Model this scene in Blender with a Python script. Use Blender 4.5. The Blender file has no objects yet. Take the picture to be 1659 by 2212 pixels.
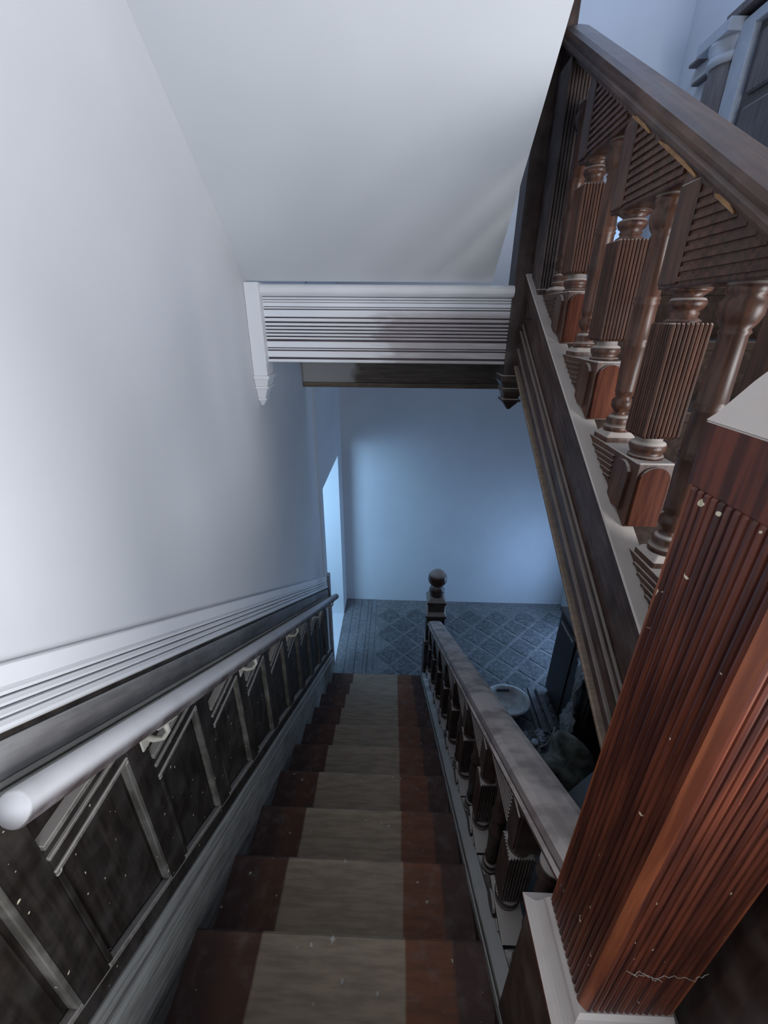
import bpy, bmesh, math, random
from mathutils import Vector, Matrix
random.seed(7)
S = bpy.context.scene
C = S.collection
R = math.radians
EYE = 3.294                       # camera height above the lower floor
SL = 0.6007                       # pitch of both flights (rise over run)

# ------------------------------------------------------------------ camera
cd = bpy.data.cameras.new('camera'); cam = bpy.data.objects.new('camera', cd); C.objects.link(cam)
pit, yaw, rol = R(24.71), R(1.627), R(0.472)
fw = Vector((-math.sin(yaw)*math.cos(pit), math.cos(yaw)*math.cos(pit), -math.sin(pit)))
rt = Vector((math.cos(yaw), math.sin(yaw), 0)); up = rt.cross(fw)
r2 = rt*math.cos(rol)+up*math.sin(rol); u2 = -rt*math.sin(rol)+up*math.cos(rol)
M = Matrix((( r2.x, u2.x, -fw.x), (r2.y, u2.y, -fw.y), (r2.z, u2.z, -fw.z))).to_4x4()
M.translation = (0, 0, EYE); cam.matrix_world = M
cd.sensor_fit = 'AUTO'; cd.sensor_width = 36; cd.lens = 902.3/2212*36; cd.clip_start = .01
S.camera = cam

# ------------------------------------------------------------------ world and light
W = bpy.data.worlds.new('sky'); S.world = W; W.use_nodes = True
W.node_tree.nodes['Background'].inputs[0].default_value = (.36, .56, .95, 1)
W.node_tree.nodes['Background'].inputs[1].default_value = 1.0

def area(name, loc, aim, sx, sy, power, col):
    l = bpy.data.lights.new(name, 'AREA'); l.shape = 'RECTANGLE'; l.size = sx; l.size_y = sy
    l.energy = power; l.color = col
    o = bpy.data.objects.new(name, l); C.objects.link(o); o.location = loc
    o.rotation_euler = (Vector(aim)-Vector(loc)).to_track_quat('-Z', 'Y').to_euler()
    return o
# daylight beyond the tall landing opening behind the viewer
area('landing_window_light', (1.2, -2.5, 3.1), (.2, 1.5, 3.2), 1.5, 1.4, 96, (.85, .93, 1.0))
# daylight in the low landing window on the right wall
area('right_window_light', (2.12, -.72, 3.02), (-.6, .4, 2.75), 1.05, 1.3, 70, (1.0, .985, .985))
# blue daylight in the glazed door of the lower hall, right side
area('hall_window_light', (2.22, 3.55, .7), (1, 3.75, .4), .7, 1.1, 16, (.36, .60, 1.0))
# blue daylight in the room behind the lower doorway
area('side_room_light', (-1.5, 2.6, 1.9), (-1.6, 4.4, .9), .9, .9, 44, (.38, .67, 1.0))
# added blue lamp overhead, brightens the upper right wall
area('added_overhead_light', (1.3, 3.3, 6.25), (1.3, 3.3, 0), 1.1, 1.3, 14, (.5, .66, 1.0))

S.cycles.use_adaptive_sampling = True; S.cycles.adaptive_threshold = .03; S.cycles.max_bounces = 6; S.cycles.diffuse_bounces = 4; S.cycles.glossy_bounces = 2; S.cycles.transmission_bounces = 1
S.cycles.caustics_reflective = False; S.cycles.caustics_refractive = False
S.view_settings.view_transform = 'Standard'; S.view_settings.look = 'None'
S.view_settings.gamma = 1; S.view_settings.use_curve_mapping = False
S.view_settings.exposure = 0.08

# ------------------------------------------------------------------ materials
def nd(t, typ, **kw):
    n = t.nodes.new(typ)
    for k, v in kw.items(): setattr(n, k, v)
    return n
def base_mat(name):
    m = bpy.data.materials.new(name); m.use_nodes = True
    t = m.node_tree; b = t.nodes['Principled BSDF']; return m, t, b
def ramp(t, stops, interp='LINEAR'):
    n = nd(t, 'ShaderNodeValToRGB'); e = n.color_ramp; e.interpolation = interp
    while len(e.elements) < len(stops): e.elements.new(.5)
    for el, (p, c) in zip(e.elements, stops): el.position = p; el.color = (*c, 1)
    return n
def mixc(t, fac, a, b):
    n = nd(t, 'ShaderNodeMix', data_type='RGBA'); L = t.links.new
    for sock, v in ((n.inputs[0], fac), (n.inputs[6], a), (n.inputs[7], b)):
        if hasattr(v, 'links') or hasattr(v, 'is_linked'): L(v, sock)
        elif isinstance(v, (int, float)): sock.default_value = v
        else: sock.default_value = (*v, 1)
    return n.outputs[2]
def noise(t, scale, detail=4, vec=None, stretch=None, rough=.55, tilt=0.):
    g = nd(t, 'ShaderNodeNewGeometry'); v = vec or g.outputs['Position']
    if stretch:
        mp = nd(t, 'ShaderNodeMapping', vector_type='TEXTURE'); mp.inputs['Scale'].default_value = tuple(1/q for q in stretch); mp.inputs['Rotation'].default_value = (tilt, 0, 0); t.links.new(v, mp.inputs[0]); v = mp.outputs[0]
    n = nd(t, 'ShaderNodeTexNoise'); n.inputs['Scale'].default_value = scale; n.inputs['Detail'].default_value = detail
    n.inputs['Roughness'].default_value = rough
    t.links.new(v, n.inputs['Vector']); return n.outputs['Fac']
def maprange(t, v, a, b, c=0., d=1.):
    n = nd(t, 'ShaderNodeMapRange'); n.interpolation_type = 'SMOOTHSTEP'
    for i, x in enumerate((a, b, c, d)): n.inputs[i+1].default_value = x
    t.links.new(v, n.inputs[0]); return n.outputs[0]
def math_(t, op, a, b):
    n = nd(t, 'ShaderNodeMath', operation=op)
    for i, v in enumerate((a, b)):
        if isinstance(v, (int, float)): n.inputs[i].default_value = v
        else: t.links.new(v, n.inputs[i])
    return n.outputs[0]
def bump(t, b, h, s, dist=.002):
    n = nd(t, 'ShaderNodeBump'); n.inputs['Strength'].default_value = s; n.inputs['Distance'].default_value = dist
    t.links.new(h, n.inputs['Height']); t.links.new(n.outputs[0], b.inputs['Normal'])

DUST = (.50, .455, .42)
def wood(name, dark, light, rough=.45, stretch=(30, 30, 2), dust=.9, film=.0, specks=0., dustcol=DUST, lo=.35, hi=.75, speckcol=(.75, .68, .5), tilt=0., patch=(.15, .5, .75), spec=.5):
    """stained wood; settled dust lies on whatever faces up, a thin film elsewhere"""
    m, t, b = base_mat(name); L = t.links.new
    g = noise(t, 3, 3, stretch=stretch, tilt=tilt); b.inputs['Specular IOR Level'].default_value = spec; big = noise(t, 2.3, 1)
    col = mixc(t, maprange(t, g, .35, .68), dark, light)
    col = mixc(t, math_(t, 'MULTIPLY', maprange(t, big, .4, .7), .45), col, tuple(c*.55 for c in dark))
    if film:
        fn = noise(t, 14, 3); col = mixc(t, math_(t, 'MULTIPLY', maprange(t, fn, .35, .75), film), col, dustcol)
    if specks:
        v = nd(t, 'ShaderNodeTexNoise'); v.inputs['Scale'].default_value = 75; v.inputs['Detail'].default_value = 0
        gg = nd(t, 'ShaderNodeNewGeometry'); L(gg.outputs['Position'], v.inputs['Vector'])
        col = mixc(t, math_(t, 'MULTIPLY', maprange(t, v.outputs['Fac'], .835-.03*specks, .85-.03*specks), .9), col, speckcol)
    rg = rough
    if dust:
        geo = nd(t, 'ShaderNodeNewGeometry'); sx = nd(t, 'ShaderNodeSeparateXYZ'); L(geo.outputs['Normal'], sx.inputs[0])
        up_ = maprange(t, sx.outputs[2], lo, hi); dn = noise(t, 9, 3)
        f = math_(t, 'MULTIPLY', up_, maprange(t, dn, patch[0], patch[1], patch[2], 1.)); f = math_(t, 'MULTIPLY', f, dust)
        col = mixc(t, f, col, dustcol)
        rr = nd(t, 'ShaderNodeMix'); L(f, rr.inputs[0]); rr.inputs[2].default_value = rough; rr.inputs[3].default_value = .95
        L(rr.outputs[0], b.inputs['Roughness'])
    else: b.inputs['Roughness'].default_value = rg
    L(col, b.inputs['Base Color']); bump(t, b, g, .25, .0015)
    return m
def plaster(name, col, var=.06, rough=.85):
    m, t, b = base_mat(name); n = noise(t, 1.7, 3); f = noise(t, 60, 1)
    c = mixc(t, maprange(t, n, .35, .7), col, tuple(x*(1-var) for x in col)); t.links.new(c, b.inputs['Base Color'])
    b.inputs['Roughness'].default_value = rough; bump(t, b, f, .12, .001); return m
def plain(name, col, rough=.6, metal=0., var=.15, sc=12):
    m, t, b = base_mat(name); n = noise(t, sc, 4)
    c = mixc(t, maprange(t, n, .3, .7), col, tuple(x*(1-var) for x in col)); t.links.new(c, b.inputs['Base Color'])
    b.inputs['Roughness'].default_value = rough; b.inputs['Metallic'].default_value = metal; return m

MW = {}
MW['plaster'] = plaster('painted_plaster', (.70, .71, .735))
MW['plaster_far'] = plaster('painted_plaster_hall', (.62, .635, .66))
MW['soffit'] = plaster('painted_soffit', (.66, .675, .70))
MW['dark'] = wood('dark_stained_wood', (.030, .016, .013), (.060, .032, .025), .42, film=.10)
MW['rail'] = wood('stained_rail_wood', (.045, .020, .015), (.095, .045, .032), .5, stretch=(30, 2, 30), film=.10, dust=.97, lo=.4, hi=.8, dustcol=(.62, .55, .505), tilt=-.541, patch=(.32, .6, .45))
MW['arail'] = wood('stained_upper_rail_wood', (.040, .020, .014), (.10, .050, .035), .45, stretch=(30, 2, 30), film=.14, dust=.25, lo=.5, hi=.9, dustcol=(.30, .27, .26), tilt=.541, spec=.3)
MW['ledge'] = wood('dust_covered_ledge', (.030, .016, .013), (.072, .036, .027), .6, dust=1., lo=.3, hi=.6)
MW['string'] = wood('stained_string_wood', (.036, .020, .015), (.085, .046, .034), .45, stretch=(25, 2, 25), film=.08, dust=.35, tilt=.541, spec=.25)
MW['baluster'] = wood('turned_baluster_wood', (.045, .020, .013), (.115, .050, .031), .36, film=.03, spec=.35)
MW['panelred'] = wood('red_panel_wood', (.060, .017, .010), (.12, .038, .020), .75, dust=.9, spec=.12)
MW['newel'] = wood('red_varnished_newel', (.045, .010, .006), (.14, .034, .016), .36, stretch=(26, 26, 1.5), dust=.95, specks=.35, dustcol=(.62, .56, .52))
MW['caps'] = wood('dust_caked_cap', (.085, .018, .010), (.21, .055, .026), .4, dust=1., dustcol=(.62, .56, .52), lo=.0, hi=.25)
MW['scrape'] = plain('bare_tan_wood', (.42, .23, .10), .7, var=.35, sc=40)
MW['chamfer'] = wood('bare_orange_wood', (.12, .028, .011), (.24, .066, .025), .35, stretch=(26, 26, 1.5), dust=.3)
MW['dado'] = wood('black_brown_panelling', (.016, .012, .010), (.034, .026, .021), .5, film=.07, specks=.5, lo=.3, hi=.6, spec=.25)
MW['dado_edge'] = wood('dusty_panel_moulding', (.15, .138, .115), (.28, .255, .22), .7, film=.3, specks=.6, lo=.2, hi=.5)
MW['dado_side'] = wood('dull_panel_moulding', (.07, .063, .053), (.15, .135, .115), .7, film=.25, specks=.6, spec=.2)
MW['frieze'] = wood('dusty_frieze_board', (.22, .215, .215), (.32, .31, .31), .8, stretch=(20, 2, 20), film=.3, dustcol=(.42, .42, .42), tilt=-.541, spec=.2)
MW['skirt'] = wood('dusty_skirting', (.20, .195, .175), (.42, .405, .375), .8, stretch=(40, 1.5, 40), film=.25, dustcol=(.55, .53, .49), dust=.8, tilt=-.541, spec=.2)
MW['white'] = plaster('white_gloss_paint', (.85, .85, .87), .05, .45)
MW['pole'] = wood('dusty_grey_pole', (.06, .045, .045), (.11, .085, .085), .55, stretch=(20, 2, 20), film=.2, dust=1., dustcol=(.66, .65, .67), lo=-.05, hi=.6, spec=.25)
MW['bracket'] = plain('cream_painted_metal', (.62, .58, .50), .5)
MW['beambrown'] = wood('lightened_brown_edge', (.13, .085, .05), (.24, .16, .095), .6, stretch=(2, 30, 30), film=.1, dust=.2)  # lighter brown carries light from below on the beam's lower edge

def painted_fascia():
    """white paint stripped back to purple-brown wood on the lower right"""
    m, t, b = base_mat('half_stripped_paint'); L = t.links.new
    geo = nd(t, 'ShaderNodeNewGeometry'); s = nd(t, 'ShaderNodeSeparateXYZ'); L(geo.outputs['Position'], s.inputs[0])
    n = noise(t, 7, 5, stretch=(1, 1, 3))
    x = math_(t, 'ADD', s.outputs[0], math_(t, 'MULTIPLY', math_(t, 'SUBTRACT', n, .5), .35))
    fx = maprange(t, x, -.10, .0); fz = maprange(t, math_(t, 'ADD', s.outputs[2], math_(t, 'MULTIPLY', n, .02)), 3.345, 3.315)
    f = math_(t, 'MULTIPLY', math_(t, 'MULTIPLY', fx, fz), .72)
    strk = noise(t, 30, 4, stretch=(.25, 1, 3)); f = math_(t, 'MULTIPLY', f, maprange(t, strk, .2, .55, .55, 1.))
    c = mixc(t, f, (.84, .845, .88), (.22, .16, .185))
    yl = math_(t, 'MULTIPLY', maprange(t, s.outputs[0], -.38, -.15), math_(t, 'MULTIPLY', fz, .35))
    c = mixc(t, yl, c, (.60, .56, .52))
    L(c, b.inputs['Base Color']); b.inputs['Roughness'].default_value = .5; return m
MW['fascia'] = painted_fascia()
MW['groove'] = wood('exposed_purple_wood', (.05, .03, .042), (.11, .08, .095), .6, stretch=(2, 20, 20), dust=.3)

def beam_end():
    m, t, b = base_mat('beam_with_painted_end'); L = t.links.new
    geo = nd(t, 'ShaderNodeNewGeometry'); s = nd(t, 'ShaderNodeSeparateXYZ'); L(geo.outputs['Position'], s.inputs[0])
    n = noise(t, 9, 5); x = math_(t, 'ADD', s.outputs[0], math_(t, 'MULTIPLY', math_(t, 'SUBTRACT', n, .5), .25))
    g = noise(t, 3, 5, stretch=(2, 30, 30))
    w = mixc(t, maprange(t, g, .35, .7), (.085, .062, .046), (.16, .12, .09))
    c = mixc(t, maprange(t, x, -.32, -.22), (.45, .42, .40), w)
    L(c, b.inputs['Base Color']); b.inputs['Roughness'].default_value = .6; return m
MW['beam'] = beam_end()

def tread_mat():
    """red-brown paint at the sides, worn bare tan wood where a runner once lay"""
    m, t, b = base_mat('worn_stair_wood'); L = t.links.new
    geo = nd(t, 'ShaderNodeNewGeometry'); s = nd(t, 'ShaderNodeSeparateXYZ'); L(geo.outputs['Position'], s.inputs[0])
    x = math_(t, 'ADD', s.outputs[0], .6)
    n = noise(t, 5, 5); fine = noise(t, 60, 5, stretch=(.15, 1, 1))
    x2 = math_(t, 'ADD', x, math_(t, 'MULTIPLY', math_(t, 'SUBTRACT', n, .5), .012))
    st = [(0, (.075, .036, .030)), (.105, (.075, .036, .030)), (.165, (.14, .058, .033)), (.228, (.125, .052, .033)), (.234, (.43, .335, .24)),
          (.653, (.44, .34, .245)), (.658, (.25, .095, .045)), (.79, (.23, .088, .045)), (.80, (.095, .048, .038)), (1., (.085, .046, .038))]
    r = ramp(t, st); L(x2, r.inputs[0])
    c = mixc(t, math_(t, 'MULTIPLY', maprange(t, fine, .35, .7), .35), r.outputs[0], (.05, .035, .028))
    d = noise(t, 22, 6); c = mixc(t, math_(t, 'MULTIPLY', maprange(t, d, .45, .8), .30), c, (.30, .27, .24))
    sp = noise(t, 55, 1); c = mixc(t, maprange(t, sp, .765, .785), c, (.5, .46, .40))
    L(c, b.inputs['Base Color']); b.inputs['Roughness'].default_value = .7; bump(t, b, fine, .2, .001); return m
MW['tread'] = tread_mat()

def tile_mat(name, a, b_, c_):
    m, t, b = base_mat(name); n = noise(t, 28, 6); n2 = noise(t, 4, 3)
    c = mixc(t, maprange(t, n, .35, .65), a, b_); c = mixc(t, math_(t, 'MULTIPLY', maprange(t, n2, .4, .7), .5), c, c_)
    t.links.new(c, b.inputs['Base Color']); b.inputs['Roughness'].default_value = .75; return m
MW['tile'] = tile_mat('mottled_slate_tile', (.07, .075, .08), (.15, .155, .16), (.055, .06, .065))
MW['joint'] = tile_mat('pale_dusty_joint', (.13, .135, .14), (.21, .21, .21), (.10, .105, .11))
MW['strip'] = tile_mat('grey_border_strip', (.13, .135, .14), (.20, .205, .21), (.10, .10, .105))
MW['cab'] = wood('dark_cabinet_wood', (.018, .012, .012), (.034, .022, .02), .4, dust=.35, dustcol=(.2, .19, .19))
MW['ceramic'] = plain('dirty_ceramic', (.66, .67, .65), .45, var=.45, sc=9)
MW['plastic'] = plain('pale_plastic_sheet', (.72, .80, .86), .35, var=.35)
MW['sack'] = plain('grey_green_sacking', (.36, .37, .30), .9, var=.75, sc=11)
MW['cable'] = plain('grey_cable', (.55, .54, .50), .6)
MW['board'] = plain('pale_grey_board', (.36, .39, .42), .8, var=.3, sc=5)
MW['web'] = plain('cobweb', (.5, .48, .42), .9)
MW['flake'] = plain('plaster_flake', (.60, .56, .48), .9)
MW['landing'] = wood('landing_boards', (.02, .012, .009), (.04, .024, .017), .8, stretch=(20, 2, 20), dust=.12, spec=.15)
MW['updoor'] = plain('blue_white_painted_wood', (.46, .49, .54), .6, var=.12)
MW['updark'] = wood('bare_door_panel', (.10, .085, .085), (.17, .145, .145), .6, dust=.3)
MW['glass'] = plain('window_frame_paint', (.5, .52, .55), .5)

# ------------------------------------------------------------------ mesh helpers
def link(name, me, mat, parent=None, bev=0., smooth=False, seg=1):
    o = bpy.data.objects.new(name, me); C.objects.link(o)
    if mat is not None and not me.materials: me.materials.append(MW[mat] if isinstance(mat, str) else mat)
    if parent is not None: o.parent = parent
    if smooth:
        for p in me.polygons: p.use_smooth = True
    if bev:
        b = o.modifiers.new('bevel', 'BEVEL'); b.width = bev; b.segments = seg; b.limit_method = 'ANGLE'; b.angle_limit = R(40)
    return o
def abs_loc(o):
    v = Vector((0, 0, 0))
    while o is not None: v += o.location; o = o.parent
    return v
def mesh(name, verts, faces, mat, parent=None, bev=0., smooth=False, seg=1):
    """verts in world coordinates; the object's origin goes to the middle of its base"""
    po = abs_loc(parent)
    xs = [v[0] for v in verts]; ys = [v[1] for v in verts]; zs = [v[2] for v in verts]
    org = Vector(((min(xs)+max(xs))/2, (min(ys)+max(ys))/2, min(zs)))
    me = bpy.data.meshes.new(name); me.from_pydata([Vector(v)-org for v in verts], [], faces)
    bm = bmesh.new(); bm.from_mesh(me); bmesh.ops.recalc_face_normals(bm, faces=bm.faces); bm.to_mesh(me); bm.free()
    o = link(name, me, mat, parent, bev, smooth, seg); o.location = org-po; return o
BF = [(0, 1, 2, 3), (7, 6, 5, 4), (0, 4, 5, 1), (1, 5, 6, 2), (2, 6, 7, 3), (3, 7, 4, 0)]
def box(name, x0, x1, y0, y1, z0, z1, mat, parent=None, bev=.003):
    return mesh(name, [(x0, y0, z0), (x1, y0, z0), (x1, y1, z0), (x0, y1, z0), (x0, y0, z1), (x1, y0, z1), (x1, y1, z1), (x0, y1, z1)], BF, mat, parent, bev)
def prism(name, poly, x0, x1, mat, parent=None, bev=.003):
    """polygon of (y, z) pushed from x0 to x1"""
    n = len(poly); v = [(x0, y, z) for y, z in poly]+[(x1, y, z) for y, z in poly]
    f = [tuple(range(n)), tuple(range(2*n-1, n-1, -1))]+[(i, (i+1) % n, n+(i+1) % n, n+i) for i in range(n)]
    return mesh(name, v, f, mat, parent, bev)
def sbox(name, x0, x1, y0, y1, o0, o1, s, mat, parent=None, bev=.002):
    """box sheared along the flight: z = EYE + offset + s*y, upright ends"""
    return prism(name, [(y0, EYE+o0+s*y0), (y1, EYE+o0+s*y1), (y1, EYE+o1+s*y1), (y0, EYE+o1+s*y0)], x0, x1, mat, parent, bev)
def sprof(name, pts, y0, y1, s, mat, parent=None, smooth=False):
    """profile of (x, offset) run along the flight"""
    n = len(pts); v = [(x, y0, EYE+o+s*y0) for x, o in pts]+[(x, y1, EYE+o+s*y1) for x, o in pts]
    f = [tuple(range(n)), tuple(range(2*n-1, n-1, -1))]+[(i, (i+1) % n, n+(i+1) % n, n+i) for i in range(n)]
    return mesh(name, v, f, mat, parent, 0, smooth)
def loft(name, rings, mat, parent=None, smooth=False, bev=0.):
    n = len(rings[0]); v = [p for r in rings for p in r]; k = len(rings)
    f = [(a*n+i, a*n+(i+1) % n, (a+1)*n+(i+1) % n, (a+1)*n+i) for a in range(k-1) for i in range(n)]
    f += [tuple(range(n)), tuple(range((k-1)*n, k*n))]
    return mesh(name, v, f, mat, parent, bev, smooth)
def lathe(name, cx, cy, prof, mat, parent=None, n=20, smooth=True):
    """prof: (radius, z)"""
    rings = [[(cx+r*math.cos(2*math.pi*i/n), cy+r*math.sin(2*math.pi*i/n), z) for i in range(n)] for r, z in prof]
    return loft(name, rings, mat, parent, smooth)
def square_rings(cx, cy, prof): return [[(cx-h, cy-h, z), (cx+h, cy-h, z), (cx+h, cy+h, z), (cx-h, cy+h, z)] for h, z in prof]
def reeded_ring(cx, cy, h, z, nre, depth, cham=.0):
    """square outline whose sides are rows of half-round reeds"""
    pts = []
    for side in range(4):
        a = math.pi/2*side; ca, sa = math.cos(a), math.sin(a); L_ = 2*(h-cham)
        for i in range(nre):
            for q in (0, .16, .5, .84):
                u = -(h-cham)+L_*(i+q)/nre; w = h-depth*(1 if q == 0 else (.25 if q != .5 else 0))
                pts.append((cx+u*ca+w*sa, cy+u*sa-w*ca, z))
        pts.append((cx+(h-cham)*ca+(h-depth)*sa, cy+(h-cham)*sa-(h-depth)*ca, z)) if cham else None
    return pts
def tube(name, pts, r, mat, parent=None, n=8):
    rings = []; P = [Vector(p) for p in pts]
    for i, p in enumerate(P):
        d = (P[min(i+1, len(P)-1)]-P[max(i-1, 0)]).normalized(); a = d.orthogonal().normalized() if i == 0 else (prev-d*prev.dot(d)).normalized()
        prev = a; b = d.cross(a); rr = r[i] if isinstance(r, (list, tuple)) else r
        rings.append([tuple(p+a*rr*math.cos(2*math.pi*k/n)+b*rr*math.sin(2*math.pi*k/n)) for k in range(n)])
    return loft(name, rings, mat, parent, True)
def thing(name, loc, label, cat, group=None):
    o = bpy.data.objects.new(name, None); C.objects.link(o); o.location = loc; o.empty_display_size = .05
    o['label'] = label; o['category'] = cat
    if group: o['group'] = group
    return o
def tag(o, label, cat, group=None):
    o['label'] = label; o['category'] = cat
    if group: o['group'] = group
    return o
def struct(o, label, cat='wall'):
    o['kind'] = 'structure'; o['label'] = label; o['category'] = cat; return o

# ------------------------------------------------------------------ room shell
XL, XR, YF, YB = -.61, 2.15, 4.445, -1.6
def cells_wall(name, axis, c0, c1, ur, zr, holes, mat):
    """wall slab with rectangular openings: axis 'x' = slab between x=c0..c1, running along y"""
    us = sorted({ur[0], ur[1], *[h[0] for h in holes], *[h[1] for h in holes]}); zs = sorted({zr[0], zr[1], *[h[2] for h in holes], *[h[3] for h in holes]})
    V = []; F = []; idx = {}
    def vid(c, u, z):
        k = (c, u, z)
        if k not in idx: idx[k] = len(V); V.append((c, u, z) if axis == 'x' else (u, c, z))
        return idx[k]
    solid = lambda i, j: 0 <= i < len(us)-1 and 0 <= j < len(zs)-1 and not any(h[0] <= (us[i]+us[i+1])/2 <= h[1] and h[2] <= (zs[j]+zs[j+1])/2 <= h[3] for h in holes)
    for i in range(len(us)-1):
        for j in range(len(zs)-1):
            if not solid(i, j): continue
            u0, u1, z0, z1 = us[i], us[i+1], zs[j], zs[j+1]
            for c in (c0, c1): F.append((vid(c, u0, z0), vid(c, u1, z0), vid(c, u1, z1), vid(c, u0, z1)))
            for (di, dj, a, b) in ((-1, 0, (u0, z0), (u0, z1)), (1, 0, (u1, z0), (u1, z1)), (0, -1, (u0, z0), (u1, z0)), (0, 1, (u0, z1), (u1, z1))):
                if not solid(i+di, j+dj): F.append((vid(c0, *a), vid(c0, *b), vid(c1, *b), vid(c1, *a)))
    return mesh(name, V, F, mat)
struct(cells_wall('wall_left', 'x', XL-.18, XL, (YB, 3.06), (-.1, 6.4), [], 'plaster'), 'smooth pale plaster wall above the dark panelling on the left')
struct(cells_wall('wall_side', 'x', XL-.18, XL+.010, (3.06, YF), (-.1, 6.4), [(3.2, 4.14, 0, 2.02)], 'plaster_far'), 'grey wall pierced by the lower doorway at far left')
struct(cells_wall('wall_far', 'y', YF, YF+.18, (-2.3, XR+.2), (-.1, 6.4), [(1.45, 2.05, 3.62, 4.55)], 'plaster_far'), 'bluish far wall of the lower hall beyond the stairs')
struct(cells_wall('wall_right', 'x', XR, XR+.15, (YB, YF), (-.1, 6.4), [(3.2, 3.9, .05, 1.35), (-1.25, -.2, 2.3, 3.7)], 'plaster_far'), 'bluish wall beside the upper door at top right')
struct(cells_wall('wall_back', 'y', YB-.15, YB, (-2.3, XR+.15), (-.1, 6.4), [(.45, 2.05, 1.946, 3.6)], 'plaster'), 'plaster wall with the bright landing opening behind the viewer')
struct(cells_wall('wall_room', 'x', -2.4, -2.3, (2.4, YF), (0, 3), [], 'plaster'), 'pale far wall of the room behind the doorway')
struct(box('wall_partition', -2.3, XL-.18, 2.3, 2.4, 0, 3, 'plaster', bev=0), 'pale near wall of the room behind the doorway')
struct(box('ceiling_side_room', -2.4, XL-.18, 2.3, YF, 3, 3.1, 'plaster', bev=0), 'ceiling of the room behind the doorway', 'ceiling')
struct(box('floor_side_room', -2.4, XL-.18, 2.3, YF, -.1, .0, 'board', bev=0), 'pale floor of the room behind the doorway', 'floor')
# soffit of the flight above: a sloping plaster slab
SS = .83
def soff(y): return 3.430-SS*(y-1.872)
o = prism('ceiling', [(-1.6, soff(-1.6)), (1.872, soff(1.872)), (1.872, soff(1.872)+.1), (-1.6, soff(-1.6)+.1)], XL, .362, 'soffit', bev=0)
struct(o, 'sloping pale plaster soffit of the flight overhead', 'ceiling')
struct(cells_wall('ceiling_upper', 'x', 0, .1, (0, 1), (0, 1), [], 'plaster'), 'unseen flat plaster ceiling with an opening added to let light down', 'ceiling')
_o = bpy.data.objects['ceiling_upper']; me = _o.data
bm = bmesh.new()
def slab(bm, x0, x1, y0, y1, z0, z1):
    vs = [bm.verts.new(p) for p in [(x0, y0, z0), (x1, y0, z0), (x1, y1, z0), (x0, y1, z0), (x0, y0, z1), (x1, y0, z1), (x1, y1, z1), (x0, y1, z1)]]
    for f in BF: bm.faces.new([vs[i] for i in f])
for q in ((-.8, XR+.2, YB-.2, 2.6), (-.8, .7, 2.6, 4.0), (1.9, XR+.2, 2.6, 4.0), (-.8, XR+.2, 4.0, YF+.2)): slab(bm, *q, 6.3, 6.4)  # gap added in the ceiling for the overhead lamp
bm.to_mesh(me); bm.free(); _o.location = (0, 0, 0)
# window frames in the openings
def window(name, axis, c, u0, u1, z0, z1, label):
    root = bpy.data.objects.new(name, None); C.objects.link(root); root['kind'] = 'structure'; root['label'] = label; root['category'] = 'window'
    root.location = (c, (u0+u1)/2, z0) if axis == 'x' else ((u0+u1)/2, c, z0)
    def bar(n, a0, a1, b0, b1):
        if axis == 'x': box(n, c-.02, c+.02, a0, a1, b0, b1, 'glass', root)
        else: box(n, a0, a1, c-.02, c+.02, b0, b1, 'glass', root)
    w = .045
    bar('frame', u0, u0+w, z0, z1); bar('frame', u1-w, u1, z0, z1); bar('frame', u0+w, u1-w, z0, z0+w); bar('frame', u0+w, u1-w, z1-w, z1)
    bar('glazing_bar', (u0+u1)/2-.015, (u0+u1)/2+.015, z0+w, z1-w); bar('glazing_bar', u0+w, (u0+u1)/2-.015, (z0+z1)/2-.015, (z0+z1)/2+.015); bar('glazing_bar', (u0+u1)/2+.015, u1-w, (z0+z1)/2-.015, (z0+z1)/2+.015)
window('window_1', 'y', YF+.09, 1.45, 2.05, 3.62, 4.55, 'small blue-lit window glimpsed between the upper balusters')
window('window_2', 'y', YB-.08, .45, 2.05, 1.95, 3.6, 'wide landing window behind the viewer')
window('window_4', 'x', XR+.10, -1.25, -.2, 2.3, 3.7, 'landing window on the right wall beside the viewer')
window('window_3', 'x', XR+.11, 3.2, 3.9, .05, 1.35, 'low glazed opening of the lower hall on the right')

# lower floor: joint bed with diamond tiles and border strips
fl = box('floor', -.61, XR, YB, YF, -.1, -.006, 'joint', bev=0); struct(fl, 'dim blue-grey patterned tile floor of the lower hall', 'floor')
HD = .165
tm = bpy.data.meshes.new('tile'); hh = HD-.028; hb = HD-.025
tm.from_pydata([(hb, 0, 0), (0, hb, 0), (-hb, 0, 0), (0, -hb, 0), (hh, 0, .006), (0, hh, .006), (-hh, 0, .006), (0, -hh, .006)], [], BF)
tm.materials.append(MW['tile'])
j = 0
for r in range(14):
    for q in range(9):
        x = -.20+HD+q*2*HD+(HD if r % 2 else 0); y = 2.15+r*HD
        if x+HD > XR or y+HD > YF+.001 or x-HD < -.2: continue
        if y < 3.05 and x < .6: continue
        t = bpy.data.objects.new('tile', tm); C.objects.link(t); t.parent = fl; t.location = Vector((x, y, -.006))-fl.location
for x0, x1 in ((-.575, -.50), (-.49, -.40), (-.39, -.31), (-.30, -.27), (-.255, -.205)):
    box('border_strip', x0, x1, 3.05, YF, -.006, .0, 'strip', fl, .001)
struct(box('floor_landing', XL, XR, YB, .04, 1.80, 1.946, 'landing', bev=.004), 'boarded landing where the viewer stands', 'floor')

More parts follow.
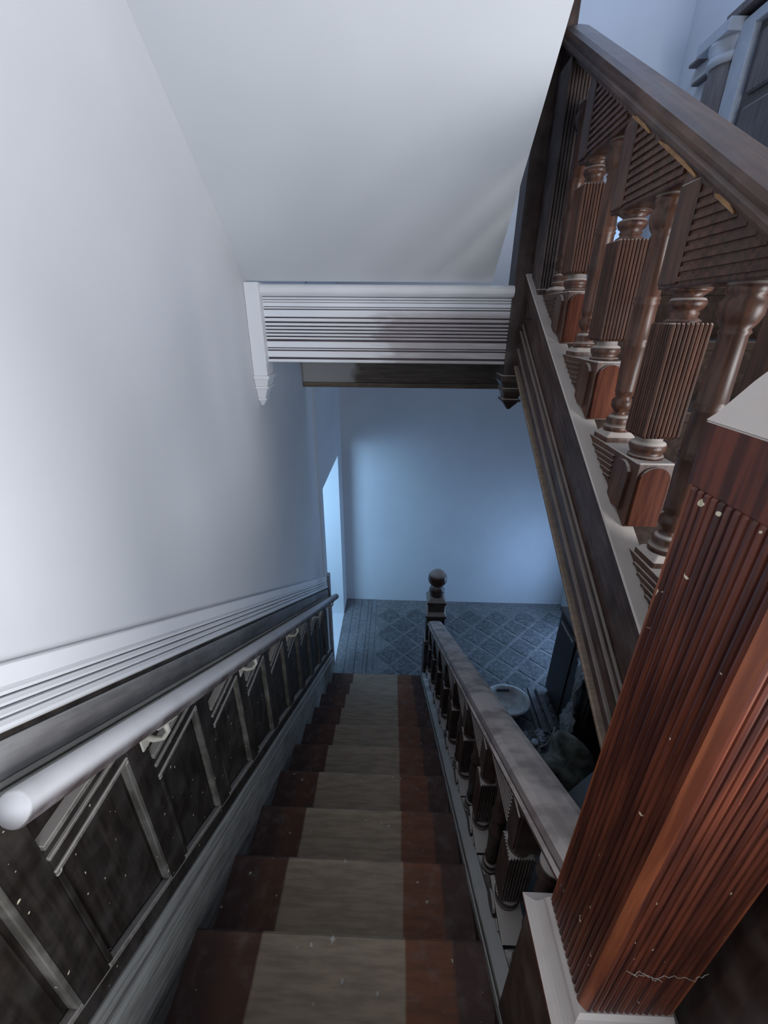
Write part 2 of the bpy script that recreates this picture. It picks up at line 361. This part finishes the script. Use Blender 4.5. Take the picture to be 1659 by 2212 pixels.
# ------------------------------------------------------------------ descending stairs
G, RI = .27, .16216
def ny(i): return .606+G*i
def nz(i): return 1.6216-RI*i
st = thing('staircase', (-.14, 1.9, 0), 'descending wooden stairs with worn tan centre and red-brown edges', 'staircase')
for i in range(-2, 10):
    y0 = ny(i-1)-.035 if i > -2 else .0
    pr = [(y0, nz(i)-.032), (ny(i)-.008, nz(i)-.032), (ny(i), nz(i)-.024), (ny(i), nz(i)-.008), (ny(i)-.008, nz(i)), (y0, nz(i))]
    prism('tread', pr, -.572, .292, 'tread', st, 0)
    box('riser', -.572, .292, ny(i)-.045, ny(i)-.027, nz(i+1)-(.03 if i < 9 else 0), nz(i)-.032, 'tread', st, 0)
sbox('carriage', -.10, .0, .1, 2.9, -1.62, -1.44, -SL, 'dark', st)
# outer string, with a dusty ledge
YE = 3.02
def dstr(a, b, o0, o1, n='string_board', m='string'): return sbox(n, a, b, .12, YE, o0, o1, -SL, m, st)
dstr(.292, .405, -1.60, -1.285); dstr(.288, .330, -1.285, -1.262, 'string_ledge', 'skirt'); dstr(.286, .2925, -1.345, -1.31, 'string_bead', 'skirt')

# ------------------------------------------------------------------ left panelling
pn = thing('wall_panelling', (XL+.02, 1.6, 0), 'dark dusty dado panelling climbing the left wall beside the stairs', 'panelling')
Y0, Y1 = -.35, 3.13
def dd(n, x1, o0, o1, m, x0=XL, y0=Y0, y1=Y1, bev=.002): return sbox(n, x0, x1, y0, y1, o0, o1, -SL, m, pn, bev)
# white painted cap mouldings
dd('cap_moulding', XL+.014, -.245, -.205, 'white'); dd('cap_moulding', XL+.016, -.262, -.246, 'white', bev=.006)
dd('cap_moulding', XL+.018, -.281, -.266, 'white', bev=.006); dd('cap_moulding', XL+.020, -.300, -.286, 'white', bev=.006)
dd('cap_moulding', XL+.022, -.325, -.304, 'white', bev=.006); dd('cap_groove', XL+.014, -.340, -.325, 'dado')
dd('frieze_board', XL+.018, -.412, -.340, 'frieze'); dd('frieze_bead', XL+.026, -.422, -.412, 'skirt', bev=.004); dd('frieze_bead', XL+.030, -.436, -.425, 'skirt', bev=.004)
dd('sloping_rail', XL+.024, -.475, -.436, 'frieze'); dd('backing_board', XL+.006, -1.04, -.475, 'dado', bev=0)
# skirting: stepped mouldings
dd('bottom_rail', XL+.024, -1.085, -1.030, 'dado'); dd('skirting_cap', XL+.034, -1.118, -1.085, 'skirt', bev=.006); dd('skirting_bead', XL+.030, -1.14, -1.12, 'skirt', bev=.006)
dd('skirting_board', XL+.038, -1.50, -1.14, 'skirt')
k = -2
while True:
    a = .385+.28*k; b = a+.215                      # panel between two stiles
    if b > Y1-.02: break
    if a > Y0:
        zt = 2.405-.168*k
        # stile after the panel
        sbox('stile', XL+.006, XL+.024, b, min(a+.28, Y1), -1.03, -.475, -SL, 'dado', pn, .002)
        zb = lambda y: EYE-1.030-SL*y
        # raised field
        p = [(a+.022, zb(a+.022)+.025), (b-.022, zb(b-.022)+.025), (b-.022, zt-.022), (a+.022, zt-.022)]
        prism('panel', p, XL+.006, XL+.013, 'dado', pn, .003)
        # mouldings round the field: dusty ledges
        prism('panel_moulding', [(a, zb(a)), (b, zb(b)), (b, zb(b)+.016), (a, zb(a)+.016)], XL+.006, XL+.026, 'dado_edge', pn, .002)
        prism('panel_moulding', [(b-.012, zb(b-.012)+.017), (b, zb(b)+.017), (b, zt-.012), (b-.012, zt-.012)], XL+.006, XL+.026, 'dado_side', pn, .002)
        prism('panel_moulding', [(a, zb(a)+.017), (a+.012, zb(a+.012)+.017), (a+.012, zt-.012), (a, zt-.012)], XL+.006, XL+.026, 'dado', pn, .002)
        prism('panel_moulding', [(a, zt-.012), (b, zt-.012), (b, zt), (a, zt)], XL+.006, XL+.026, 'dado_edge', pn, .002)
        # level rail above, with a dusty top bead
        prism('level_rail', [(a, zt), (b, zt), (b, zt+.034), (a, zt+.034)], XL+.006, XL+.022, 'dado', pn, .001)
        prism('level_bead', [(a, zt+.034), (b, zt+.034), (b, zt+.042), (a, zt+.042)], XL+.006, XL+.028, 'dado_edge', pn, .001)
        prism('level_rail', [(a, zt+.042), (b, zt+.042), (b, zt+.066), (a, zt+.066)], XL+.006, XL+.022, 'dado', pn, .001)
        sl = lambda y: EYE-.475-SL*y
        ye = min(b, (EYE-.475-(zt+.078))/SL)
        prism('level_ledge', [(a, zt+.066), (b, zt+.066), (min(b, (EYE-.475-zt-.066)/SL), zt+.066), (ye, zt+.078), (a, zt+.078)] if False else [(a, zt+.066), (ye, zt+.066), (ye, zt+.078), (a, zt+.078)], XL+.006, XL+.030, 'dado_edge', pn, .001)
    k += 1
box('end_post', XL, XL+.036, Y1, Y1+.06, 0, EYE-.20-SL*Y1, 'frieze', pn)

# wall handrail on brackets
wh = thing('wall_handrail', (-.53, .4, 2.6), 'long grey dusty round wall handrail above the panelling', 'handrail')
RX, RO = -.525, -.423
tube('pole', [(RX, y, EYE+RO-SL*y) for y in (.338, .341, 1.2, 2.2, 3.15)], [.024, .027, .027, .027, .026], 'pole', wh, 24)
for yb in (.66, 1.20, 1.80, 2.42, 2.95):
    z = EYE+RO-SL*yb
    br = tube('bracket', [(XL+.026, yb, z-.085), (XL+.05, yb, z-.092), (RX-.012, yb, z-.085), (RX+.004, yb, z-.06), (RX, yb, z-.026)], [.009, .007, .006, .006, .008], 'bracket', wh, 10)
    lathe_pts = []
    sbox('bracket_saddle', RX-.010, RX+.010, yb-.035, yb+.035, RO-.036, RO-.030, -SL, 'bracket', br, .001)
    box('wall_plate', XL+.024, XL+.030, yb-.02, yb+.02, z-.115, z-.06, 'bracket', br)

# ------------------------------------------------------------------ half landing: fascia, pendants, beam
BY = 1.88
struct(box('floor_half_landing', XL, XR, BY+.03, 2.78, 3.16, 3.42, 'soffit', bev=0), 'upper half landing carried over the lower flight', 'floor')
fs = thing('landing_fascia', (-.08, BY, 3.128), 'white painted ribbed fascia board across the landing edge, stripped at lower right', 'fascia')
FX0, FX1 = -.552, .449
box('backing_board', FX0, FX1, BY, BY+.03, 3.126, 3.41, 'groove', fs, 0)
def strip(n, z0, z1, d, bev=.002, m='fascia'): box(n, FX0, FX1, BY-d, BY, z0, z1, m, fs, bev)
# rounded nosing along the top
pr = [(BY-.030+.018*(1-math.cos(a)) if False else BY-.012-.024*math.sin(a), 3.398-.022*math.cos(a)) for a in [math.pi*i/8 for i in range(9)]]
prism('nosing', [(BY+.002, 3.376)]+pr+[(BY+.002, 3.42)], FX0, FX1, 'white', fs, 0)
zz = [(3.366, 3.374, .012), (3.356, 3.364, .010), (3.340, 3.3545, .007), (3.3315, 3.3375, .010), (3.302, 3.328, .007), (3.285, 3.297, .014), (3.2695, 3.279, .012), (3.2565, 3.2645, .012), (3.2435, 3.2515, .012), (3.2305, 3.2385, .012), (3.2175, 3.2255, .012),
      (3.185, 3.209, .007), (3.1765, 3.1815, .010), (3.147, 3.1715, .007), (3.127, 3.139, .012)]
for a, b, d in zz: strip('reed' if b-a < .013 else 'flat_board', a, b, d, .003 if b-a < .013 else .0015)
def pendant(cx, cy, h, mat, label, x0=None):
    t = thing('pendant_post', (cx, cy, 2.94), label, 'pendant')
    xa = x0 if x0 is not None else cx-h
    def blk(n, hh, z0, z1, hh2=None):
        hh2 = hh if hh2 is None else hh2
        r = lambda q, z: [(max(cx-q, XL+.001), cy-q, z), (cx+q, cy-q, z), (cx+q, cy+q, z), (max(cx-q, XL+.001), cy+q, z)]
        loft(n, [r(hh, z0), r(hh2, z1)], mat, t, bev=.002)
    return t, blk
pl, bk = pendant(-.598, BY-.002, .048, 'white', 'white painted pendant post against the left wall at the fascia end')
bk('post', .048, 3.075, 3.424); bk('collar', .055, 3.060, 3.075); bk('cavetto', .040, 3.030, 3.060, .050); bk('bead', .046, 3.020, 3.030); bk('taper', .022, 2.978, 3.020, .038); bk('bead', .027, 2.970, 2.978); bk('tip', .006, 2.944, 2.970, .022)
pr_, bk = pendant(.497, BY+.03, .05, 'dark', 'dark wood pendant newel at the right fascia end rising past the landing')
bk('post', .05, 3.085, 4.6); bk('collar', .060, 3.06, 3.085); bk('cavetto', .040, 3.032, 3.06, .058); bk('bead', .047, 3.020, 3.032); bk('taper', .030, 2.985, 3.02, .043); bk('bead', .040, 2.973, 2.985); bk('tip', .006, 2.935, 2.973, .034)
bm_ = thing('support_beam', (-.05, 2.80, 2.90), 'dark brown timber beam under the landing, pale painted at its left end', 'beam')
box('beam_face', XL+.002, 2.1, 2.78, 2.86, 2.925, 3.16, 'beam', bm_, .004); box('lower_edge', XL+.002, 2.1, 2.772, 2.868, 2.897, 2.925, 'beambrown', bm_, .003)
# ------------------------------------------------------------------ ascending stairs
AS_ = thing('staircase', (1.3, .8, 1.946), 'ascending dark stairs on the right with moulded side string', 'staircase')
for i in range(8):
    y = -.255+.305*i; z = 1.946+.18425*(i+1)
    box('tread', .56, XR-.004, y, y+.33 if i < 7 else BY+.03, z-.03, z, 'landing', AS_); box('riser', .56, XR-.004, y+.02, y+.04, z-.18425, z-.03, 'landing', AS_, 0)
def astr(n, x0, x1, o0, o1, m='string', bev=.003): return sbox(n, x0, x1, .43, BY-.02, o0, o1, SL, m, AS_, bev)
astr('string_board', .505, .56, -1.285, -.972)
astr('string_ledge', .485, .548, -.972, -.951, 'ledge'); astr('string_moulding', .493, .505, -1.005, -.972); astr('string_moulding', .498, .505, -1.035, -1.008)
astr('string_moulding', .496, .505, -1.150, -1.128); astr('string_moulding', .490, .505, -1.185, -1.152); astr('string_moulding', .495, .505, -1.215, -1.188); astr('string_moulding', .488, .505, -1.250, -1.218)
astr('string_edge', .486, .56, -1.300, -1.285, 'beambrown'); 
sbox('string_panel', .492, .548, -.35, .425, -1.25, -.60, SL, 'dark', AS_); sbox('panel_cap', .484, .556, -.36, .425, -.60, -.575, SL, 'dark', AS_)
sbox('soffit_board', .56, XR-.004, -.30, BY-.02, -1.30, -1.27, SL, 'landing', AS_)

# ------------------------------------------------------------------ balustrades
def lathe_prof_round(z0, z1):
    H = z1-z0; q = lambda f: z0+H*f
    return [(.030, z0), (.030, z0+.012), (.024, z0+.014), (.028, z0+.028), (.022, z0+.036), (.014, z0+.044), (.017, z0+.050), (.024, z0+.060), (.024, z0+.074), (.017, z0+.082), (.020, z0+.086), (.020, z0+.092), (.022, z0+.094), (.022, z0+.099),
            (.0235, q(.30)), (.0255, q(.40)), (.028, q(.41)), (.0255, q(.42)), (.028, q(.43)), (.0255, q(.44)), (.0245, q(.58)), (.0275, q(.59)), (.0245, q(.60)), (.0275, q(.61)), (.024, q(.62)), (.021, q(.84)), (.024, q(.85)), (.021, q(.86)), (.028, q(.88)), (.033, q(.91)), (.033, q(.94)), (.026, q(.96)), (.030, q(.97)), (.030, z1)]
def balustrade(root, cx, hw, yB, zB, per, upd, ks, st_off, rail_off, mat, face='panelred', block=None):
    s = SL*upd; rise = SL*per; block = block or mat
    stz = lambda y: EYE+st_off+s*y
    rlz = lambda y: EYE+rail_off+s*y
    for k in ks:
        yb = yB+upd*per*k; zb = zB+rise*k
        zt = zb-.012; yd = yb-upd*.055; yu = yd+upd*per
        yx = (zt-EYE-st_off)/s; yx = min(yx, yu) if upd > 0 else max(yx, yu)
        # stepped plinth block: level top, reeded side, arched panel on its downhill face
        pb = prism('plinth_block', [(yd, stz(yd)), (yx, stz(yx)), (yx, zt), (yd, zt)], cx-hw, cx+hw, block, root, .003)
        h0 = stz(yd)+.006; w = hw*.80; top = zt-.008
        arch = [(cx-w, h0), (cx+w, h0)]+[(cx+w*math.cos(a), top-w*.9+w*.9*math.sin(a)) for a in [math.pi*i/10 for i in range(11)]]
        n = len(arch); ya, yb2 = yd-upd*.006, yd+upd*.004
        mesh('arched_panel', [(x, ya, z) for x, z in arch]+[(x, yb2, z) for x, z in arch], [tuple(range(n)), tuple(range(2*n-1, n-1, -1))]+[(i, (i+1) % n, n+(i+1) % n, n+i) for i in range(n)], face, pb)
        tw = .034; yc = yb; ton = [(yc-tw*.9, stz(yc)+.002), (yc+tw*.9, stz(yc)+.002)]+[(yc+tw*math.cos(a), zt-.008-.03+.03*math.sin(a)) for a in [math.pi*i/8 for i in range(9)]]
        prism('side_tongue', ton, cx-hw-.007, cx-hw+.003, block, pb, 0)
        zr = zt-.014; rv = []; 
        while True:
            y_e = (zr-.007-EYE-st_off)/s; y_s = yb+upd*.048
            if upd*(y_e-y_s) < .015: break
            y_e = min(y_e, yu-.004) if upd > 0 else max(y_e, yu+.004)
            prism('reed', [(y_s, zr-.006), (y_e, zr-.006), (y_e, zr), (y_s, zr)], cx-hw-.004, cx-hw+.002, block, pb, 0); zr -= .013
        # square reeded baluster
        zs0, zs1 = zb+.036, zb+.262; zn = zb+.322; h = hw*.98
        bl = lathe('baluster', cx, yb, [(.036, zt), (.036, zt+.006), (.030, zt+.008), (.036, zt+.018), (.038, zt+.026), (.034, zt+.034), (.026, zt+.038), (.026, zs0+.002)], mat, root, 20)
        loft('reeded_shaft', [reeded_ring(cx, yb, h*.86, zs0, 9, .005), reeded_ring(cx, yb, h, zs0+.006, 9, .006), reeded_ring(cx, yb, h, zs1-.003, 9, .006), reeded_ring(cx, yb, h*.95, zs1, 9, .005)], mat, bl)
        lathe('turned_neck', cx, yb, [(.032, zs1-.002), (.032, zs1+.004), (.023, zs1+.010), (.026, zs1+.016), (.023, zs1+.021), (.030, zs1+.026), (.034, zs1+.034), (.030, zs1+.042), (.022, zs1+.046), (.034, zs1+.054), (.036, zn)], mat, bl, 20)
        # block hanging under the rail, reeded on its side
        yt = yb+upd*.052; yl = yt-upd*per; yq = (zn-EYE-rail_off)/s; yl = max(yl, yq) if upd > 0 else min(yl, yq)
        hb_ = prism('hanging_block', [(yt, zn), (yl, zn), (yl, max(rlz(yl), zn+.001)), (yt, rlz(yt)+.002)], cx-hw*.92, cx+hw*.92, block, root, .003)
        zr = zn+.010
        while True:
            y_s = (zr+.009-EYE-rail_off)/s; y_s = max(y_s, yl) if upd > 0 else min(y_s, yl)
            y_e = yt-upd*.07
            if upd*(y_e-y_s) < .02 or zr > zn+.15: break
            prism('reed', [(y_s, zr), (y_e, zr), (y_e, zr+.008), (y_s, zr+.008)], cx-hw*.92-.005, cx-hw*.92+.002, block, hb_, 0); zr += .016
        box('flat_pilaster', cx-hw*.92-.006, cx-hw*.92, min(yt-upd*.066, yt-upd*.006), max(yt-upd*.066, yt-upd*.006), zn+.006, rlz(yt-upd*.066) if True else 0, mat, hb_)
        # slim round baluster, up to the next hanging block
        yc = yb+upd*per/2; zc1 = zb+rise+.322
        rb = loft('baluster', square_rings(cx, yc, [(.036, zt-.002), (.036, zt+.012), (.026, zt+.024)]), block, root, bev=.002)
        lathe('turned_shaft', cx, yc, lathe_prof_round(zt+.024, zc1), mat, rb, 20)
AB = thing('balustrade', (.57, .9, 2.9), 'dusty stepped balustrade of ribbed and turned balusters on the right going up', 'balustrade')
balustrade(AB, .560, .040, .926, 3.031, .30, 1, (-1, 0, 1, 2), -.951, -.318, 'baluster')
def rail_prof(cx, w, o0, h):
    half = [(.62, 0), (.66, .20), (.94, .26), (1., .36), (1., .48), (.88, .55), (.90, .70), (.78, .86), (.50, .96)]
    return [(cx-w*a, o0+h*b) for a, b in half]+[(cx, o0+h)]+[(cx+w*a, o0+h*b) for a, b in reversed(half)]
hr = sprof('handrail', rail_prof(.553, .054, -.328, .064), .43, BY-.02, SL, 'arail', AB)
def scrape(y0, y1, seed):
    rnd = random.Random(seed); n = 14; lo = []; hi = []
    for i in range(n):
        y = y0+(y1-y0)*i/(n-1); e = math.sin(math.pi*i/(n-1))
        lo.append((y, EYE-.3275+SL*y)); hi.append((y, EYE-.3265+(.003+.007*e*rnd.uniform(.6, 1))+SL*y))
    prism('bare_scrape', lo+hi[::-1], .5155, .5205, 'scrape', hr, 0)
scrape(.93, 1.09, 1); scrape(1.14, 1.24, 2); scrape(.80, .86, 3)
DB = thing('balustrade', (.365, 1.6, 1.2), 'dark balustrade going down along the stairs, seen from above with dusty ledges', 'balustrade')
un = thing('newel_post', (.56, 1.79, 3.3), 'dark ribbed newel at the top of the ascending balustrade', 'newel post')
loft('reeded_shaft', [reeded_ring(.56, 1.785, .056, 3.40, 11, .005), reeded_ring(.56, 1.785, .056, 4.02, 11, .005)], 'dark', un)
box('foot_block', .502, .618, 1.727, 1.843, 3.30, 3.40, 'dark', un)
balustrade(DB, .366, .038, .684, 1.70, .32, -1, (0, -1, -2, -3, -4, -5, -6, -7), -1.262, -.705, 'dark', 'dark')
sprof('handrail', rail_prof(.380, .068, -.708, .070), .40, 3.02, -SL, 'rail', DB)

# ------------------------------------------------------------------ newel posts
NX, NY, NH = .3855, .356, .075
nw = thing('newel_post', (NX, NY, 1.2), 'large red ribbed newel post with dusty cap at the landing', 'newel post')
box('lower_block', NX-.098, NX+.098, NY-.098, NY+.098, 1.2, 2.225, 'dark', nw, .006)
loft('dusty_base', square_rings(NX, NY, [(.107, 2.218), (.107, 2.227), (.102, 2.229), (.095, 2.233), (.0895, 2.239), (.0855, 2.247), (.0825, 2.256), (.080, 2.266), (.078, 2.277), (.074, 2.290)]), 'caps', nw)
loft('reeded_shaft', [reeded_ring(NX, NY, NH-.006, 2.288, 13, .003, .0095), reeded_ring(NX, NY, NH, 2.296, 13, .0045, .0095), reeded_ring(NX, NY, NH, 3.135, 13, .0045, .0095), reeded_ring(NX, NY, NH-.003, 3.142, 13, .001, .0095)], 'newel', nw)
hc = NH-.0005
def oct_ring(h, c, z): return [(NX-h+c, NY-h, z), (NX+h-c, NY-h, z), (NX+h, NY-h+c, z), (NX+h, NY+h-c, z), (NX+h-c, NY+h, z), (NX-h+c, NY+h, z), (NX-h, NY+h-c, z), (NX-h, NY-h+c, z)]
for sx, sy in ((-1, -1), (1, -1), (1, 1), (-1, 1)):
    c = .009; p = [(NX+sx*(hc+.001), NY+sy*(hc-c)), (NX+sx*(hc-c), NY+sy*(hc+.001)), (NX+sx*(hc-c-.012), NY+sy*(hc-.012)), (NX+sx*(hc-.012), NY+sy*(hc-c-.012))]
    loft('chamfer', [[(x, y, 2.30) for x, y in p], [(x, y, 3.14) for x, y in p]], 'chamfer', nw)
loft('cap_block', [oct_ring(NH, .004, 3.138), oct_ring(NH+.001, .004, 3.206)], 'newel', nw, bev=.002)
loft('cap', [oct_ring(NH+.001, .004, 3.206), oct_ring(NH-.002, .008, 3.214), oct_ring(NH-.014, .012, 3.246), oct_ring(NH-.028, .014, 3.275), oct_ring(NH-.038, .012, 3.30)], 'caps', nw)
lathe('finial', NX, NY, [(.033, 3.298), (.036, 3.305), (.024, 3.315), (.022, 3.33), (.034, 3.34), (.052, 3.36), (.060, 3.385), (.058, 3.41), (.045, 3.435), (.022, 3.452), (.003, 3.458)], 'newel', nw, 24)
BX, BYN = .386, 3.09
bn = thing('newel_post', (BX, BYN, 0), 'dark newel post with round ball finial at the foot of the stairs', 'newel post')
loft('post', square_rings(BX, BYN, [(.088, 0), (.088, .58)]), 'dark', bn, bev=.004)
loft('moulded_collar', square_rings(BX, BYN, [(.090, .58), (.094, .60), (.080, .62), (.080, .86), (.092, .88), (.092, .90), (.070, .93)]), 'dark', bn, bev=.003)
loft('cap', square_rings(BX, BYN, [(.072, .93), (.072, 1.00), (.084, 1.02), (.084, 1.04), (.060, 1.07)]), 'dark', bn, bev=.003)
lathe('neck', BX, BYN, [(.052, 1.068), (.058, 1.085), (.052, 1.10), (.068, 1.115), (.066, 1.135), (.050, 1.16), (.040, 1.18)], 'dark', bn, 24)
lathe('ball', BX, BYN, [(max(.002, .082*math.sin(a)), 1.245-.082*math.cos(a)) for a in [math.pi*(i+.3)/16.6 for i in range(17)]], 'baluster', bn, 28)

# ------------------------------------------------------------------ upper door on the right wall
dr = bpy.data.objects.new('door_1', None); C.objects.link(dr); dr['kind'] = 'structure'; dr['label'] = 'blue-white panelled door with column and cornice at top right'; dr['category'] = 'door'; dr.location = (XR-.05, 3.5, 3.42)
lathe('column', XR-.03, 3.755, [(.12, 3.42), (.12, 4.74), (.11, 4.76), (.11, 4.80)], 'updark', dr, 20)
lathe('capital', XR-.03, 3.755, [(.12, 4.80), (.13, 4.82), (.13, 4.845), (.115, 4.85), (.14, 4.90), (.14, 4.92)], 'updoor', dr, 20)
box('capital_block', XR-.17, XR, 3.62, 3.93, 4.92, 4.985, 'updoor', dr); box('wall_ledge', XR-.06, XR, 3.93, 4.22, 4.985, 5.005, 'updark', dr); box('wall_ledge', XR-.05, XR, 3.95, 4.14, 4.855, 4.875, 'updark', dr)
box('frame', XR-.09, XR, 3.50, 3.64, 3.42, 4.96, 'updoor', dr); box('frame', XR-.09, XR, 2.4, 3.50, 4.90, 4.96, 'updoor', dr)
box('cornice', XR-.12, XR, 2.4, 3.76, 5.00, 5.045, 'updark', dr); box('door_leaf', XR-.05, XR, 2.4, 3.50, 3.42, 4.90, 'updark', dr)
for z0, z1 in ((3.5, 3.95), (4.02, 4.49), (4.55, 4.84)): box('panel', XR-.075, XR-.045, 2.6, 3.44, z0, z1, 'updark', dr, .012)

# ------------------------------------------------------------------ debris on the lower floor
cb = thing('cabinet', (1.79, 2.68, 0), 'dark wooden cabinet standing on the lower hall floor', 'cabinet')
box('body', 1.50, 2.08, 2.30, 3.05, .06, .97, 'cab', cb, .006); box('top', 1.485, 2.10, 2.28, 3.065, .97, 1.0, 'cab', cb, .006); box('plinth', 1.52, 2.06, 2.32, 3.03, 0, .06, 'cab', cb)
for a, b in ((2.33, 2.66), (2.69, 3.02)):
    d = box('side_panel', 1.49, 1.502, a, b, .1, .93, 'cab', cb, .004); box('panel_edge', 1.484, 1.491, a+.03, b-.03, .88, .90, 'skirt', d, .001)
for i, (x, w, y0, y1, lab) in enumerate(((1.285, .035, 2.55, 3.04, 'narrow grey plank lying on the floor nearest the washbasin'), (1.335, .05, 2.56, 3.06, 'grey plank lying between two others beside the cabinet'), (1.415, .045, 2.58, 3.05, 'narrow plank lying right against the dark cabinet'))):
    tag(box('plank', x, x+w, y0, y1, 0, .028, 'strip', None, .003), lab, 'plank', 'planks beside the cabinet')
wb = thing('washbasin', (1.06, 2.78, 0), 'dirty white oval washbasin lying on the hall floor among rubbish', 'washbasin')
def oval(a, b, z, n=28): return [(1.06+a*math.cos(2*math.pi*i/n), 2.78+b*math.sin(2*math.pi*i/n), z) for i in range(n)]
loft('bowl', [oval(.09, .07, .0), oval(.15, .12, .05), oval(.195, .165, .13), oval(.205, .175, .15), oval(.205, .175, .162), oval(.185, .155, .160), oval(.165, .135, .12), oval(.11, .09, .06), oval(.02, .02, .045)], 'ceramic', wb, True)
box('overflow_slot', .99, 1.11, 2.905, 2.92, .118, .140, 'cab', wb); lathe('drain', 1.06, 2.78, [(.022, .044), (.022, .05), (.012, .05), (.010, .046)], 'cable', wb, 16)
def lump(name, cx, cy, z0, rx, ry, rz, mat, amp, seed, sub=4):
    bm = bmesh.new(); bmesh.ops.create_icosphere(bm, subdivisions=sub, radius=1); rnd = random.Random(seed)
    ph = [(rnd.uniform(2, 6), rnd.uniform(2, 6), rnd.uniform(2, 6), rnd.uniform(0, 6)) for _ in range(6)]
    for v in bm.verts:
        d = sum(math.sin(a*v.co.x+b*v.co.y+c*v.co.z+e) for a, b, c, e in ph)/6
        q = v.co*(1+amp*d); v.co = Vector((q.x*rx, q.y*ry, max(q.z, -.55)*rz))
    zmin = min(v.co.z for v in bm.verts)
    for v in bm.verts: v.co.z -= zmin
    me = bpy.data.meshes.new(name); bm.to_mesh(me); bm.free(); me.materials.append(MW[mat])
    o = bpy.data.objects.new(name, me); C.objects.link(o); o.location = (cx, cy, z0)
    for p in me.polygons: p.use_smooth = True
    return o
tag(lump('rubbish_sack', 1.33, 2.13, 0, .17, .17, .30, 'sack', .55, 3), 'grey-green rubbish sack slumped in the stairwell below the upper string', 'sack')
def crumple(name, pts, w, mat, seed, n=26):
    """a sheet hung over a run of points and crushed into sharp folds"""
    rnd = random.Random(seed); P = [Vector(p) for p in pts]; V = []; F = []; m = 12
    for i in range(n):
        t_ = i/(n-1)*(len(P)-1); k_ = min(int(t_), len(P)-2); c_ = P[k_].lerp(P[k_+1], t_-k_)
        for j_ in range(m):
            u = (j_/(m-1)-.5)*w*(.6+.5*math.sin(i*.5+seed)); V.append((c_.x+rnd.uniform(-.018, .018)+.012*math.sin(j_*2.1+i*.4), c_.y+u, max(.004, c_.z+rnd.uniform(-.015, .015)+.018*math.cos(j_*1.9+i*.3))))
    for i in range(n-1):
        for j_ in range(m-1):
            a_ = i*m+j_; F.append((a_, a_+1, a_+m+1)); F.append((a_, a_+m+1, a_+m))
    o = mesh(name, V, F, mat); so = o.modifiers.new('thickness', 'SOLIDIFY'); so.thickness = .003; return o
tag(crumple('plastic_sheet', [(1.54, 2.45, 1.02), (1.475, 2.45, 1.015), (1.455, 2.45, .85), (1.45, 2.44, .55), (1.44, 2.44, .30), (1.43, 2.46, .16)], .17, 'plastic', 4), 'crumpled pale blue plastic sheet hanging over the dark cabinet edge', 'plastic sheet')
tag(crumple('rag', [(1.17, 2.50, .03), (1.22, 2.49, .09), (1.28, 2.50, .06), (1.33, 2.50, .03)], .13, 'plastic', 9, 14), 'crushed whitish rag on the floor next to the washbasin', 'rag')
bt = thing('plastic_container', (1.17, 2.33, 0), 'small white plastic container beside the rubbish sack', 'container')
lathe('body', 1.17, 2.33, [(.055, 0), (.06, .01), (.06, .12), (.05, .15), (.026, .165), (.026, .18)], 'ceramic', bt, 20); lathe('cap', 1.17, 2.33, [(.03, .178), (.03, .205), (.026, .21)], 'plastic', bt, 16)
tag(tube('cable', [(1.08, 2.40, .010), (1.20, 2.42, .010), (1.27, 2.42, .02), (1.32, 2.42, .06), (1.345, 2.42, .16), (1.35, 2.42, .26)], .008, 'cable'), 'thin pale cable curving over the hall floor to the plastic sheet', 'cable')
tag(mesh('leaning_board', [(1.16, 1.45, .0), (1.20, 1.45, 0), (1.62, 1.45, .78), (1.58, 1.45, .80), (1.16, 1.92, 0), (1.20, 1.92, 0), (1.62, 1.92, .78), (1.58, 1.92, .80)], BF, 'board'), 'pale grey board leaning beside the rubbish sack', 'board')

# ------------------------------------------------------------------ small things
fk = bpy.data.meshes.new('plaster_flake'); fk.from_pydata([(-.006, -.004, 0), (.005, -.005, 0), (.007, .003, 0), (-.002, .006, 0), (-.004, -.003, .003), (.004, -.003, .004), (.005, .002, .003), (-.002, .004, .003)], [], BF); fk.materials.append(MW['flake'])
for i, x, dy, s in ((0, -.22, .03, 1.2), (0, -.16, .015, 1.5), (0, -.02, .12, 1.), (1, -.16, .01, 1.1), (1, .14, .12, .9), (2, -.10, .05, .9), (2, .0, .07, 1.2), (2, -.03, .06, 1.), (3, -.45, .05, 1.), (3, .02, .02, 1.), (4, -.08, .03, 1.2), (1, -.5, .06, .9), (2, -.42, .11, .8), (0, -.12, .10, 1.3), (3, -.2, .08, .8)):
    o = bpy.data.objects.new('plaster_flake', fk); C.objects.link(o); o.location = (x, ny(i)-dy, nz(i)); o.scale = (s, s, s); o.rotation_euler = (0, 0, random.uniform(0, 6))
    tag(o, 'tiny pale plaster flake lying on a worn stair tread', 'plaster flake', 'plaster flakes on the treads')
def web(pts, label):
    rnd = random.Random(len(label)); P = []
    for a, b in zip(pts[:-1], pts[1:]):
        for q in range(5): P.append(tuple(a[c]+(b[c]-a[c])*q/5+rnd.uniform(-.0022, .0022) for c in range(3)))
    P.append(pts[-1]); tag(tube('cobweb', P, .00045, 'web', None, 4), label, 'cobweb', 'cobwebs on the woodwork')
yf = NY-NH-.004
web([(.345, yf, 2.45), (.375, yf, 2.44), (.41, yf, 2.45), (.44, yf, 2.44), (.455, yf, 2.46)], 'tangled cobweb strand across the dark face of the red newel')
web([(.35, yf, 2.452), (.365, yf, 2.458), (.385, yf, 2.436), (.40, yf, 2.430)], 'short cobweb loop under the longer strand on the red newel')
web([(.447, 1.853, 3.03), (.43, 1.85, 2.99), (.425, 1.85, 2.93), (.44, 1.85, 2.90)], 'hair-thin cobweb hanging below the dark pendant newel')
